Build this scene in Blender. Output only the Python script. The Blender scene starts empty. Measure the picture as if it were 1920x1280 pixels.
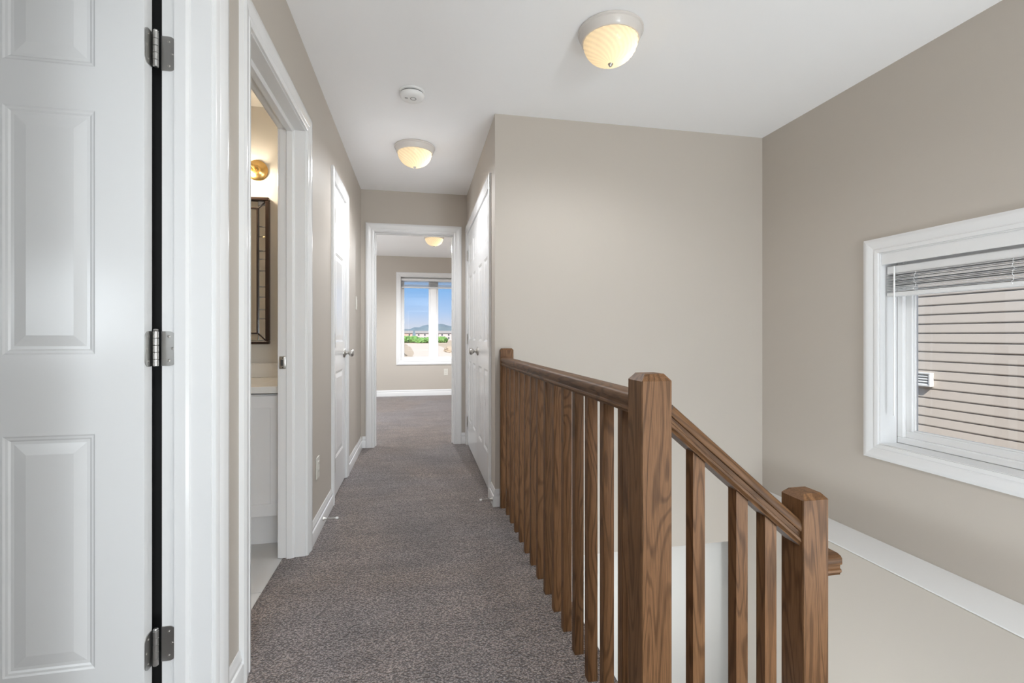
import bpy, bmesh, math, random
from mathutils import Vector, Matrix
random.seed(7)
scene = bpy.context.scene
C = scene.collection

# ------------------------------------------------------------------ camera
# focal length, yaw and horizon solved from the photograph (1920 x 1280 frame)
F_PX, YAW, HORIZON, EYE = 889.3, 0.1942, 628.3, 1.0634
cam_d = bpy.data.cameras.new('camera')
cam_d.sensor_width = 36.0
cam_d.lens = F_PX / 1920 * 36.0
cam_d.shift_y = -(640 - HORIZON) / 1920
cam_d.clip_start, cam_d.clip_end = 0.02, 3000
cam = bpy.data.objects.new('camera', cam_d)
C.objects.link(cam)
cam.location = (0, 0, EYE)
cam.rotation_euler = (math.pi / 2, 0, -YAW)
scene.camera = cam

# ------------------------------------------------------------------ light and exposure
scene.view_settings.view_transform = 'Standard'
scene.view_settings.look = 'None'
scene.view_settings.gamma = 1.0
scene.view_settings.use_curve_mapping = False
scene.view_settings.exposure = 1.38
scene.cycles.use_denoising = True
scene.cycles.max_bounces = 14
scene.cycles.diffuse_bounces = 8
scene.cycles.glossy_bounces = 4
scene.cycles.transparent_max_bounces = 12
scene.cycles.sample_clamp_indirect = 6.0
SUN_ELEV, SUN_AZ = math.radians(42), math.radians(204)   # from behind the camera
world = bpy.data.worlds.new('sky')
scene.world = world
world.use_nodes = True
wn = world.node_tree
wn.nodes.clear()
geo = wn.nodes.new('ShaderNodeTexCoord')
sep = wn.nodes.new('ShaderNodeSeparateXYZ')
wn.links.new(geo.outputs['Generated'], sep.inputs[0])
sky = wn.nodes.new('ShaderNodeValToRGB')                  # clear sky: pale at the horizon, deeper blue with height
cr = sky.color_ramp
cr.elements[0].position = 0.0; cr.elements[0].color = (0.62, 0.64, 0.70, 1)
cr.elements[1].position = 1.0; cr.elements[1].color = (0.62, 0.82, 1.15, 1)
for p, c in ((0.02, (0.58, 0.63, 0.76)), (0.05, (0.40, 0.56, 0.83)), (0.10, (0.21, 0.44, 0.80)), (0.45, (0.44, 0.66, 1.02))):
    e = cr.elements.new(p); e.color = (*c, 1)
wn.links.new(sep.outputs['Z'], sky.inputs[0])
bg = wn.nodes.new('ShaderNodeBackground')
bg.inputs[1].default_value = 0.455
wo = wn.nodes.new('ShaderNodeOutputWorld')
wn.links.new(sky.outputs[0], bg.inputs[0])
wn.links.new(bg.outputs[0], wo.inputs[0])
sun_d = bpy.data.lights.new('sun', 'SUN')
sun_d.energy = 3.9
sun_d.angle = math.radians(0.6)
sun_d.color = (1.0, 0.97, 0.94)
sun = bpy.data.objects.new('sun', sun_d)
C.objects.link(sun)
sd = Vector((math.sin(SUN_AZ) * math.cos(SUN_ELEV), math.cos(SUN_AZ) * math.cos(SUN_ELEV), math.sin(SUN_ELEV)))
sun.location = sd * 30
sun.rotation_euler = sd.to_track_quat('Z', 'Y').to_euler()
LAMP_STAIR, LAMP_HALL, LAMP_BED, LAMP_BATH = 7.0, 15.5, 84.0, 58.0         # watts of each dome lamp; emission of the bath bulbs
def lamp(name, kind, loc, watts, radius, col=(0.95, 0.97, 1.0)):
    l = bpy.data.lights.new(name, kind); l.energy = watts; l.color = col; l.shadow_soft_size = radius
    if kind == 'SPOT': l.spot_size = math.radians(172); l.spot_blend = 0.6
    o = bpy.data.objects.new(name, l); C.objects.link(o); o.location = loc
    return o
COOL = (0.86, 0.94, 1.0)
lamp('loft_fill_light', 'POINT', (1.35, -1.9, 0.9), 20, 0.3, COOL)        # added fill lights in the unseen loft, without fixtures
lamp('loft_fill_light', 'POINT', (1.3, -3.4, 0.9), 70, 0.3, COOL)  # second added loft fill, farther back
lamp('hall_fill_light', 'SPOT', (-0.05, -0.55, 2.27), 15, 0.06, COOL)      # added downward fill behind the viewer, no fixture modelled
lamp('landing_fill_light', 'POINT', (1.75, -0.15, 0.20), 17, 0.3, COOL)    # added fill over the stair landing, right of the frame
lamp('side_room_fill_light', 'POINT', (-1.75, -0.2, 1.2), 5.5, 0.25, COOL)  # unseen fill added to brighten the face of the near door
lamp('foyer_fill_light', 'POINT', (1.0, 1.75, -.95), 12, 0.25, COOL)      # fill added below the stairwell to brighten lower wall and ceiling
lamp('bedroom_fill_light', 'POINT', (-1.9, 6.2, 0.9), 27, 0.2, COOL)      # fill added for the bedroom ceiling, out of view left of the doorway

# ------------------------------------------------------------------ plan (metres, camera at the origin)
H = 2.44
XL, XR = -0.535, 0.465         # hall walls
YF = 4.664                     # wall with the bedroom doorway
YB = 2.912                     # wall behind the stairwell
XW = 2.354                     # outside wall with the stair window
XO, ZL = 2.101, -0.01          # thicker wall below the ledge
YBED = 8.5
WT = 0.115                     # partition thickness
DH = 2.045                     # door opening height
YN0, YN1 = 0.63, 1.375         # near-left door opening
YT0, YT1 = 1.65, 2.43          # bathroom door opening
YC0, YC1 = 3.195, 3.705        # linen closet
YD0, YD1 = 3.145, 4.575        # double closet doors, right wall
XD0, XD1 = -0.411, 0.331       # bedroom doorway
YW0, YW1, ZW0, ZW1 = 0.95, 2.056, 0.496, 1.491   # stair window opening

# ------------------------------------------------------------------ materials
M = {}
def newmat(name):
    m = bpy.data.materials.new(name)
    m.use_nodes = True
    n = m.node_tree
    b = n.nodes['Principled BSDF']
    M[name] = m
    return m, n, b
def link(n, a, b): n.links.new(a, b)
def nd(n, t, **k):
    x = n.nodes.new(t)
    for a, v in k.items(): setattr(x, a, v)
    return x
def plain(name, col, rough=0.5, metal=0.0, bump=0.0, bscale=200, spec=0.5, var=0.0, vscale=3.0):
    m, n, b = newmat(name)
    b.inputs['Base Color'].default_value = (*col, 1)
    b.inputs['Roughness'].default_value = rough
    b.inputs['Metallic'].default_value = metal
    b.inputs['Specular IOR Level'].default_value = spec
    tc = nd(n, 'ShaderNodeTexCoord')
    if var:
        no = nd(n, 'ShaderNodeTexNoise'); no.inputs['Scale'].default_value = vscale
        link(n, tc.outputs['Object'], no.inputs['Vector'])
        mx = nd(n, 'ShaderNodeMix', data_type='RGBA')
        mx.inputs[6].default_value = (*[c * (1 - var) for c in col], 1)
        mx.inputs[7].default_value = (*[min(1, c * (1 + var)) for c in col], 1)
        link(n, no.outputs[0], mx.inputs[0]); link(n, mx.outputs[2], b.inputs['Base Color'])
    if bump:
        no = nd(n, 'ShaderNodeTexNoise'); no.inputs['Scale'].default_value = bscale
        no.inputs['Detail'].default_value = 3
        link(n, tc.outputs['Object'], no.inputs['Vector'])
        bp = nd(n, 'ShaderNodeBump'); bp.inputs['Strength'].default_value = bump
        bp.inputs['Distance'].default_value = 0.001
        link(n, no.outputs[0], bp.inputs['Height']); link(n, bp.outputs[0], b.inputs['Normal'])
    return m
plain('paint', (0.52, 0.474, 0.42), 0.55, bump=0.15, bscale=220, spec=0.3)
plain('paint_light', (0.68, 0.665, 0.635), 0.6, bump=0.15, bscale=220, spec=0.3)
plain('ceiling_paint', (0.94, 0.94, 0.945), 0.8, bump=0.12, bscale=260, spec=0.2)
plain('trim_white', (0.79, 0.79, 0.79), 0.2, spec=0.5)
plain('plastic_white', (0.85, 0.85, 0.84), 0.35)
plain('plastic_ivory', (0.70, 0.68, 0.62), 0.3)
plain('vinyl', (0.86, 0.86, 0.86), 0.3)
plain('blind_white', (0.80, 0.80, 0.80), 0.4)
plain('nickel', (0.56, 0.54, 0.51), 0.28, 1.0)
plain('nickel_light', (0.50, 0.49, 0.475), 0.36, 1.0)
plain('screw_dark', (0.10, 0.10, 0.10), 0.4, 1.0)
plain('brass', (0.78, 0.52, 0.20), 0.25, 1.0)
plain('slot_dark', (0.05, 0.05, 0.05), 0.6)
plain('slot_grey', (0.16, 0.16, 0.16), 0.6)
plain('canopy_enamel', (0.66, 0.62, 0.58), 0.25)
plain('mirror_frame', (0.035, 0.018, 0.012), 0.35, var=0.3, vscale=30)
plain('mirror_glass', (0.82, 0.82, 0.80), 0.03, 1.0)
plain('cabinet_white', (0.80, 0.80, 0.81), 0.35)
plain('tile', (0.66, 0.66, 0.66), 0.3, var=0.06, vscale=5)
plain('loft_floor', (0.60, 0.59, 0.57), 0.5)
plain('gap_shade', (0.018, 0.018, 0.018), 0.7)  # near-black colour puts the shade of the hinge gap into the wall
plain('vent_white', (0.50, 0.50, 0.49), 0.5)
plain('grout', (0.50, 0.50, 0.50), 0.8)
plain('asphalt_roof', (0.20, 0.18, 0.17), 0.9)
plain('siding', (0.44, 0.385, 0.335), 0.6, var=0.04, vscale=2)
plain('house_pale', (0.40, 0.345, 0.33), 0.8)
plain('house_brick', (0.42, 0.28, 0.23), 0.8)
plain('house_dark', (0.06, 0.07, 0.08), 0.3)
plain('leaf', (0.09, 0.19, 0.035), 0.7, var=0.4, vscale=1.5)
plain('far_trees', (0.09, 0.12, 0.14), 0.95, var=0.25, vscale=0.05)
plain('dirt', (0.30, 0.225, 0.155), 0.95, var=0.3, vscale=0.12)
plain('dirt_road', (0.40, 0.33, 0.27), 0.95, var=0.12, vscale=0.3)
plain('rubber_white', (0.85, 0.85, 0.83), 0.6)
plain('bulb_white', (0.9, 0.9, 0.9), 0.3)

def marble():
    m, n, b = newmat('marble')
    tc = nd(n, 'ShaderNodeTexCoord')
    w = nd(n, 'ShaderNodeTexNoise'); w.inputs['Scale'].default_value = 8; w.inputs['Detail'].default_value = 8
    w.inputs['Distortion'].default_value = 1.6
    link(n, tc.outputs['Object'], w.inputs['Vector'])
    r = nd(n, 'ShaderNodeValToRGB')
    r.color_ramp.elements[0].position = 0.42; r.color_ramp.elements[0].color = (0.78, 0.77, 0.75, 1)
    e = r.color_ramp.elements.new(0.5); e.color = (0.40, 0.39, 0.39, 1)
    r.color_ramp.elements[1].position = 0.56; r.color_ramp.elements[1].color = (0.80, 0.79, 0.77, 1)
    link(n, w.outputs[0], r.inputs[0]); link(n, r.outputs[0], b.inputs['Base Color'])
    b.inputs['Roughness'].default_value = 0.2
marble()

def carpet():
    m, n, b = newmat('carpet')
    tc = nd(n, 'ShaderNodeTexCoord')
    def noise(sc, det=2, dist=0.0):
        x = nd(n, 'ShaderNodeTexNoise'); x.inputs['Scale'].default_value = sc
        x.inputs['Detail'].default_value = det; x.inputs['Distortion'].default_value = dist
        link(n, tc.outputs['Object'], x.inputs['Vector']); return x
    fine, tuft, big, hue = noise(230, 3), noise(95, 3, 0.8), noise(2.2, 4, 1.2), noise(1.1, 2, 0.5)
    mp = nd(n, 'ShaderNodeMapping'); mp.inputs['Scale'].default_value = (1.6, 9.0, 1.0)      # brushed streaks across the hall
    link(n, tc.outputs['Object'], mp.inputs[0])
    stk = nd(n, 'ShaderNodeTexNoise'); stk.inputs['Scale'].default_value = 1.5; stk.inputs['Detail'].default_value = 4; stk.inputs['Distortion'].default_value = 0.6
    link(n, mp.outputs[0], stk.inputs['Vector'])
    vor = nd(n, 'ShaderNodeTexVoronoi'); vor.inputs['Scale'].default_value = 150
    link(n, tc.outputs['Object'], vor.inputs['Vector'])
    add = nd(n, 'ShaderNodeMath', operation='ADD'); link(n, fine.outputs[0], add.inputs[0]); link(n, tuft.outputs[0], add.inputs[1])
    add2 = nd(n, 'ShaderNodeMath', operation='SUBTRACT'); link(n, add.outputs[0], add2.inputs[0]); link(n, vor.outputs['Distance'], add2.inputs[1])
    r = nd(n, 'ShaderNodeValToRGB')
    r.color_ramp.elements[0].position = 0.30; r.color_ramp.elements[0].color = (0.080, 0.066, 0.060, 1)
    r.color_ramp.elements[1].position = 0.95; r.color_ramp.elements[1].color = (0.43, 0.372, 0.344, 1)
    e = r.color_ramp.elements.new(0.62); e.color = (0.218, 0.181, 0.165, 1)
    link(n, add2.outputs[0], r.inputs[0])
    sm = nd(n, 'ShaderNodeMath', operation='ADD'); link(n, big.outputs[0], sm.inputs[0]); link(n, stk.outputs[0], sm.inputs[1])
    mr = nd(n, 'ShaderNodeMapRange'); mr.inputs[1].default_value = 0.75; mr.inputs[2].default_value = 1.25
    mr.inputs[3].default_value = 0.78; mr.inputs[4].default_value = 1.22
    link(n, sm.outputs[0], mr.inputs[0])
    hm = nd(n, 'ShaderNodeMix', data_type='RGBA')
    hm.inputs[6].default_value = (1.06, 0.98, 0.90, 1); hm.inputs[7].default_value = (0.97, 0.98, 1.02, 1)
    hr = nd(n, 'ShaderNodeMapRange'); hr.inputs[1].default_value = 0.4; hr.inputs[2].default_value = 0.6
    link(n, hue.outputs[0], hr.inputs[0]); link(n, hr.outputs[0], hm.inputs[0])
    hx = nd(n, 'ShaderNodeVectorMath', operation='MULTIPLY'); link(n, r.outputs[0], hx.inputs[0]); link(n, hm.outputs[2], hx.inputs[1])
    mul = nd(n, 'ShaderNodeVectorMath', operation='SCALE')
    link(n, hx.outputs[0], mul.inputs[0]); link(n, mr.outputs[0], mul.inputs['Scale'])
    link(n, mul.outputs[0], b.inputs['Base Color'])
    b.inputs['Roughness'].default_value = 1.0
    b.inputs['Specular IOR Level'].default_value = 0.1
    b.inputs['Sheen Weight'].default_value = 0.5
    b.inputs['Sheen Roughness'].default_value = 0.45
    b.inputs['Sheen Tint'].default_value = (0.95, 0.93, 0.95, 1)
    bp = nd(n, 'ShaderNodeBump'); bp.inputs['Strength'].default_value = 0.9; bp.inputs['Distance'].default_value = 0.006
    link(n, add2.outputs[0], bp.inputs['Height']); link(n, bp.outputs[0], b.inputs['Normal'])
carpet()

def oak(name, axis):
    m, n, b = newmat(name)
    tc = nd(n, 'ShaderNodeTexCoord'); oi = nd(n, 'ShaderNodeObjectInfo')
    off = nd(n, 'ShaderNodeVectorMath', operation='SCALE'); off.inputs[0].default_value = (31.0, 17.0, 53.0)
    link(n, oi.outputs['Random'], off.inputs['Scale'])
    ad = nd(n, 'ShaderNodeVectorMath', operation='ADD')
    link(n, tc.outputs['Object'], ad.inputs[0]); link(n, off.outputs[0], ad.inputs[1])
    def mapped(along, across):
        mp = nd(n, 'ShaderNodeMapping')
        mp.inputs['Scale'].default_value = [along if i == axis else across for i in range(3)]
        link(n, ad.outputs[0], mp.inputs[0]); return mp
    # growth rings cut at a slant: cathedral figure
    m1 = mapped(1.0, 9.0)
    n1 = nd(n, 'ShaderNodeTexNoise'); n1.inputs['Scale'].default_value = 1.7; n1.inputs['Detail'].default_value = 1.5
    n1.inputs['Distortion'].default_value = 0.5
    link(n, m1.outputs[0], n1.inputs['Vector'])
    k = nd(n, 'ShaderNodeMath', operation='MULTIPLY'); k.inputs[1].default_value = 70.0
    link(n, n1.outputs[0], k.inputs[0])
    sn = nd(n, 'ShaderNodeMath', operation='SINE'); link(n, k.outputs[0], sn.inputs[0])
    mr = nd(n, 'ShaderNodeMapRange'); mr.inputs[1].default_value = -1; mr.inputs[2].default_value = 1
    link(n, sn.outputs[0], mr.inputs[0])
    # pores
    m2 = mapped(7.0, 210.0)
    n2 = nd(n, 'ShaderNodeTexNoise'); n2.inputs['Scale'].default_value = 2.2; n2.inputs['Detail'].default_value = 3
    link(n, m2.outputs[0], n2.inputs['Vector'])
    r1 = nd(n, 'ShaderNodeValToRGB')
    r1.color_ramp.elements[0].position = 0.0; r1.color_ramp.elements[0].color = (0.112, 0.055, 0.024, 1)
    r1.color_ramp.elements[1].position = 0.42; r1.color_ramp.elements[1].color = (0.186, 0.094, 0.043, 1)
    link(n, mr.outputs[0], r1.inputs[0])
    r2 = nd(n, 'ShaderNodeValToRGB')
    r2.color_ramp.elements[0].position = 0.36; r2.color_ramp.elements[0].color = (0.62, 0.60, 0.58, 1)
    r2.color_ramp.elements[1].position = 0.56; r2.color_ramp.elements[1].color = (1, 1, 1, 1)
    link(n, n2.outputs[0], r2.inputs[0])
    mx = nd(n, 'ShaderNodeMix', data_type='RGBA', blend_type='MULTIPLY'); mx.inputs[0].default_value = 0.75
    link(n, r1.outputs[0], mx.inputs[6]); link(n, r2.outputs[0], mx.inputs[7])
    rv = nd(n, 'ShaderNodeMapRange'); rv.inputs[3].default_value = 0.82; rv.inputs[4].default_value = 1.14
    link(n, oi.outputs['Random'], rv.inputs[0])
    sc = nd(n, 'ShaderNodeVectorMath', operation='SCALE')
    link(n, mx.outputs[2], sc.inputs[0]); link(n, rv.outputs[0], sc.inputs['Scale'])
    link(n, sc.outputs[0], b.inputs['Base Color'])
    b.inputs['Roughness'].default_value = 0.45
    b.inputs['Specular IOR Level'].default_value = 0.18
    bp = nd(n, 'ShaderNodeBump'); bp.inputs['Strength'].default_value = 0.12; bp.inputs['Distance'].default_value = 0.001
    link(n, n2.outputs[0], bp.inputs['Height']); link(n, bp.outputs[0], b.inputs['Normal'])
for i, a in enumerate('xyz'): oak('oak_' + a, i)

def glass():
    m, n, b = newmat('pane_glass')
    n.nodes.remove(b)
    t = nd(n, 'ShaderNodeBsdfTransparent'); t.inputs[0].default_value = (0.97, 0.98, 0.975, 1)
    g = nd(n, 'ShaderNodeBsdfGlossy'); g.inputs['Roughness'].default_value = 0.02
    fr = nd(n, 'ShaderNodeFresnel'); fr.inputs[0].default_value = 1.45
    mx = nd(n, 'ShaderNodeMixShader')
    link(n, fr.outputs[0], mx.inputs[0]); link(n, t.outputs[0], mx.inputs[1]); link(n, g.outputs[0], mx.inputs[2])
    link(n, mx.outputs[0], n.nodes['Material Output'].inputs[0])
glass()

def lamp_glass(name, strength, col=(1.0, 0.80, 0.52)):
    m, n, b = newmat(name)
    n.nodes.remove(b)
    # swirled ribs pressed into the glass
    tc = nd(n, 'ShaderNodeTexCoord'); sx = nd(n, 'ShaderNodeSeparateXYZ'); link(n, tc.outputs['Generated'], sx.inputs[0])
    def mth(op, a, b2=None):
        q = nd(n, 'ShaderNodeMath', operation=op)
        for i, v in enumerate((a, b2)):
            if v is None: continue
            if isinstance(v, (int, float)): q.inputs[i].default_value = v
            else: link(n, v, q.inputs[i])
        return q.outputs[0]
    an = mth('ARCTAN2', mth('SUBTRACT', sx.outputs['Y'], .5), mth('SUBTRACT', sx.outputs['X'], .5))
    ph = mth('ADD', mth('MULTIPLY', an, 22.0), mth('MULTIPLY', sx.outputs['Z'], 26.0))
    rib = nd(n, 'ShaderNodeMapRange'); rib.inputs[1].default_value = -1; rib.inputs[2].default_value = 1
    rib.inputs[3].default_value = 0.88; rib.inputs[4].default_value = 1.0
    link(n, mth('SINE', ph), rib.inputs[0])
    t = nd(n, 'ShaderNodeBsdfTranslucent'); d = nd(n, 'ShaderNodeBsdfDiffuse')
    for node, c in ((t, (0.9, 0.80, 0.62)), (d, (0.8, 0.74, 0.62))):
        vm = nd(n, 'ShaderNodeVectorMath', operation='SCALE'); vm.inputs[0].default_value = c
        link(n, rib.outputs[0], vm.inputs['Scale']); link(n, vm.outputs[0], node.inputs[0])
    g = nd(n, 'ShaderNodeBsdfGlossy'); g.inputs['Roughness'].default_value = 0.2
    e = nd(n, 'ShaderNodeEmission'); e.inputs[0].default_value = (*col, 1)
    link(n, mth('MULTIPLY', rib.outputs[0], strength), e.inputs[1])
    m1 = nd(n, 'ShaderNodeMixShader'); m1.inputs[0].default_value = 0.35
    m2 = nd(n, 'ShaderNodeMixShader'); m2.inputs[0].default_value = 0.04
    a = nd(n, 'ShaderNodeAddShader')
    link(n, t.outputs[0], m1.inputs[1]); link(n, d.outputs[0], m1.inputs[2])
    link(n, m1.outputs[0], m2.inputs[1]); link(n, g.outputs[0], m2.inputs[2])
    link(n, m2.outputs[0], a.inputs[0]); link(n, e.outputs[0], a.inputs[1])
    link(n, a.outputs[0], n.nodes['Material Output'].inputs[0])
def emitter(name, col, strength):
    m, n, b = newmat(name)
    n.nodes.remove(b)
    e = nd(n, 'ShaderNodeEmission'); e.inputs[0].default_value = (*col, 1); e.inputs[1].default_value = strength
    link(n, e.outputs[0], n.nodes['Material Output'].inputs[0])

# ------------------------------------------------------------------ mesh helpers
def bbox(bm, x0, x1, y0, y1, z0, z1, bev=0.0, seg=1):
    x0, x1 = min(x0, x1), max(x0, x1); y0, y1 = min(y0, y1), max(y0, y1); z0, z1 = min(z0, z1), max(z0, z1)
    r = bmesh.ops.create_cube(bm, size=1.0)
    vs = r['verts']
    bmesh.ops.scale(bm, vec=(x1 - x0, y1 - y0, z1 - z0), verts=vs)
    bmesh.ops.translate(bm, vec=((x0 + x1) / 2, (y0 + y1) / 2, (z0 + z1) / 2), verts=vs)
    if bev:
        es = list({e for v in vs for e in v.link_edges})
        bmesh.ops.bevel(bm, geom=es, offset=bev, segments=seg, affect='EDGES', profile=0.5)
def prism(bm, pts, a, b, fn):
    """closed profile pts (2-D) swept from a to b; fn(u, v, t) -> world; a and b may be functions of (u, v)"""
    fa = a if callable(a) else (lambda u, v: a)
    fb = b if callable(b) else (lambda u, v: b)
    A = [bm.verts.new(fn(u, v, fa(u, v))) for u, v in pts]
    B = [bm.verts.new(fn(u, v, fb(u, v))) for u, v in pts]
    n = len(pts)
    for i in range(n): bm.faces.new((A[i], A[(i + 1) % n], B[(i + 1) % n], B[i]))
    bm.faces.new(A[::-1]); bm.faces.new(B)
def lathe(bm, prof, seg=32, mat=None, wob=None):
    """profile (r, z) about local z; mat transforms"""
    rings = []
    for j, (r, z) in enumerate(prof):
        if r < 1e-6:
            rings.append([bm.verts.new((0, 0, z))])
        else:
            ring = []
            for i in range(seg):
                a = 2 * math.pi * i / seg
                rr = r * (1 + (wob(a, j / (len(prof) - 1)) if wob else 0))
                ring.append(bm.verts.new((rr * math.cos(a), rr * math.sin(a), z)))
            rings.append(ring)
    vs = [v for q in rings for v in q]
    for p, q in zip(rings, rings[1:]):
        if len(p) == 1 and len(q) == 1: continue
        for i in range(seg):
            k = (i + 1) % seg
            if len(p) == 1: bm.faces.new((p[0], q[k], q[i]))
            elif len(q) == 1: bm.faces.new((p[i], p[k], q[0]))
            else: bm.faces.new((p[i], p[k], q[k], q[i]))
    if mat is not None: bmesh.ops.transform(bm, matrix=mat, verts=vs)
    return vs
def tube(bm, path, r, seg=10):
    path = [Vector(p) for p in path]
    rings = []
    for i, p in enumerate(path):
        t = (path[min(i + 1, len(path) - 1)] - path[max(i - 1, 0)]).normalized()
        up = Vector((0, 0, 1)) if abs(t.z) < 0.9 else Vector((1, 0, 0))
        a = t.cross(up).normalized(); b = t.cross(a).normalized()
        rr = r[i] if isinstance(r, (list, tuple)) else r
        rings.append([bm.verts.new(p + rr * (math.cos(2 * math.pi * k / seg) * a + math.sin(2 * math.pi * k / seg) * b)) for k in range(seg)])
    for p, q in zip(rings, rings[1:]):
        for k in range(seg): bm.faces.new((p[k], p[(k + 1) % seg], q[(k + 1) % seg], q[k]))
    bm.faces.new(rings[0]); bm.faces.new(rings[-1][::-1])
def obj(name, bm, mat, parent=None, smooth=None, loc=None):
    bmesh.ops.recalc_face_normals(bm, faces=bm.faces)
    me = bpy.data.meshes.new(name)
    bm.to_mesh(me); bm.free()
    me.materials.append(M[mat])
    if smooth:
        for p in me.polygons: p.use_smooth = True
        me.set_sharp_from_angle(angle=math.radians(smooth))
    o = bpy.data.objects.new(name, me)
    C.objects.link(o)
    if loc: o.location = loc
    if parent:
        o.parent = parent
        if not loc: o.matrix_parent_inverse = parent_world(parent).inverted()
    return o
def parent_world(o):
    m = o.matrix_basis.copy()
    return parent_world(o.parent) @ o.matrix_parent_inverse @ m if o.parent else m
def box(name, x0, x1, y0, y1, z0, z1, mat, parent=None, bev=0.0, seg=1):
    bm = bmesh.new(); bbox(bm, x0, x1, y0, y1, z0, z1, bev, seg)
    return obj(name, bm, mat, parent)
def boxes(name, lst, mat, parent=None, bev=0.0):
    bm = bmesh.new()
    for b in lst: bbox(bm, *b, bev)
    return obj(name, bm, mat, parent)
def tag(o, label, cat=None, group=None, kind=None):
    o['label'] = label
    if cat: o['category'] = cat
    if group: o['group'] = group
    if kind: o['kind'] = kind
    return o
def struct(o, label, cat): return tag(o, label, cat, kind='structure')
def empty(name, loc, rz=0.0):
    o = bpy.data.objects.new(name, None); C.objects.link(o)
    o.location = loc; o.rotation_euler = (0, 0, rz); o.empty_display_size = 0.05
    return o
def clone(o, parent=None):
    c = o.copy(); C.objects.link(c)
    if parent:
        c.parent = parent; c.matrix_parent_inverse = o.matrix_parent_inverse.copy()
    for ch in list(o.children): clone(ch, c)
    return c
def wall(name, axis, t0, t1, a0, a1, z0, z1, holes, mat, label):
    """slab normal to axis (x: spans y, y: spans x) cut around rectangular holes (a0, a1, z0, z1)"""
    L = []
    def put(p, q, r, s):
        if q - p < 1e-5 or s - r < 1e-5: return
        L.append((t0, t1, p, q, r, s) if axis == 'x' else (p, q, t0, t1, r, s))
    cur = a0
    for h in sorted(holes):
        put(cur, h[0], z0, z1)
        put(h[0], h[1], z0, h[2]); put(h[0], h[1], h[3], z1)
        cur = h[1]
    put(cur, a1, z0, z1)
    return struct(boxes(name, L, mat), label, 'wall')

JT = 0.018                                    # jamb board thickness
ZS = -0.345                                   # underside of the floor
def door_hole(a, b): return (a - JT, b + JT, ZS, DH + JT)

# ------------------------------------------------------------------ floors and ceilings
o = boxes('floor', [
    (-0.637, 0.60, -0.8, YF, ZS, 0), (-0.637, 0.331 + 0.2, YF, YF + WT, ZS, 0),
    (0.60, XR + WT + 0.6, YB + 0.12, YF, ZS, 0),
    (-2.6, 1.6, YF + WT, YBED + 0.2, ZS, 0),
    (0.60, XW, -0.8, -0.10, ZS, 0), (-3.0, -0.637, -0.8, 1.44, ZS, 0)], 'carpet')
struct(o, 'taupe cut-pile carpet covering the hallway and bedroom floor', 'floor')
struct(box('floor_loft', -3.0, XW, -5.2, -0.8, ZS, 0, 'loft_floor'), 'unseen loft floor behind the viewer, made pale to bounce daylight', 'floor')  # out of view; pale tone added as a daylight bounce
tf = struct(box('floor_bathroom', -2.4, -0.637, 1.55, 3.1, ZS, -0.008, 'grout'), 'pale grey tiled bathroom floor beyond the threshold', 'floor')
tb = bmesh.new(); bbox(tb, -0.1485, 0.1485, -0.2985, 0.2985, -0.006, 0.0, 0.001)
first = None
for i in range(6):
    for j in range(3):
        x = -0.637 - 0.15 - 0.30 * i; y = 1.55 + 0.3 - 0.02 + 0.60 * j - (0.30 if i % 2 else 0)
        if x - 0.15 < -2.4 - 1e-3: continue
        if y - 0.3 < 1.5 or y + 0.3 > 3.1:
            continue
        if first is None:
            first = obj('floor_tile', tb, 'tile', tf, loc=(x, y, -0.002)); t = first
        else:
            t = first.copy(); C.objects.link(t); t.location = (x, y, -0.002)
struct(boxes('ceiling', [
    (-3.0, XW + 0.2, -5.2, YB + 0.1, H, H + 0.12), (-3.0, 1.7, YB + 0.1, YBED + 0.2, H, H + 0.12)], 'ceiling_paint'),
    'smooth white ceiling over the hall and stairwell', 'ceiling')
struct(boxes('floor_lower', [(0.0, XW + 0.2, -0.3, 4.2, -2.85, -2.75)], 'tile'), 'pale tiled entry floor far below the stairwell', 'floor')

# ------------------------------------------------------------------ walls
wall('wall_left', 'x', XL - WT, XL, -0.8, YF, ZS, H,
     [door_hole(YN0, YN1), door_hole(YT0, YT1), door_hole(YC0, YC1)], 'paint', 'greige painted hallway wall with the bathroom and linen doors')
wall('wall_right', 'x', XR, XR + WT, YB, YF, ZS, H, [door_hole(YD0, YD1)], 'paint', 'greige hallway wall holding the double closet doors')
wall('wall_far', 'y', YF, YF + WT, XL - WT, 1.6, ZS, H, [door_hole(XD0, XD1)], 'paint', 'greige wall around the open bedroom doorway')
wall('wall_stairwell', 'y', YB, YB + 0.12, XR + WT, XW + 0.2, ZS - 0.008, H, [], 'paint', 'large plain greige wall behind the oak railing')
wall('wall_stairwell_lower', 'y', YB + 0.12, YB + 0.24, 0.48, XW + 0.2, -2.75, ZS - 0.01, [], 'paint_light', 'pale lower wall glimpsed under the stairwell wall edge')
wall('wall_window', 'x', XW, XW + 0.2, -5.2, YB + 0.12, -2.75, H, [(YW0, YW1, ZW0, ZW1)], 'paint', 'greige outside wall with the stair window')
struct(box('trim_ledge', XO, XW, -0.10, YB, -2.74, ZL, 'paint', bev=0.004), 'wall thickening below the stair window with a flat ledge top', 'ledge')
struct(box('trim_ledge_cap', XO - 0.002, XW - 0.001, -0.10, YB - 0.001, ZL, ZL + 0.006, 'trim_white', bev=0.002), 'white flat ledge cap running below the stair window', 'ledge')
wall('wall_stair_side', 'x', 0.48, 0.595, -0.10, YB + 0.12, -2.75, ZS - 0.001, [], 'paint_light', 'pale wall below the edge of the hall floor')
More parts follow.
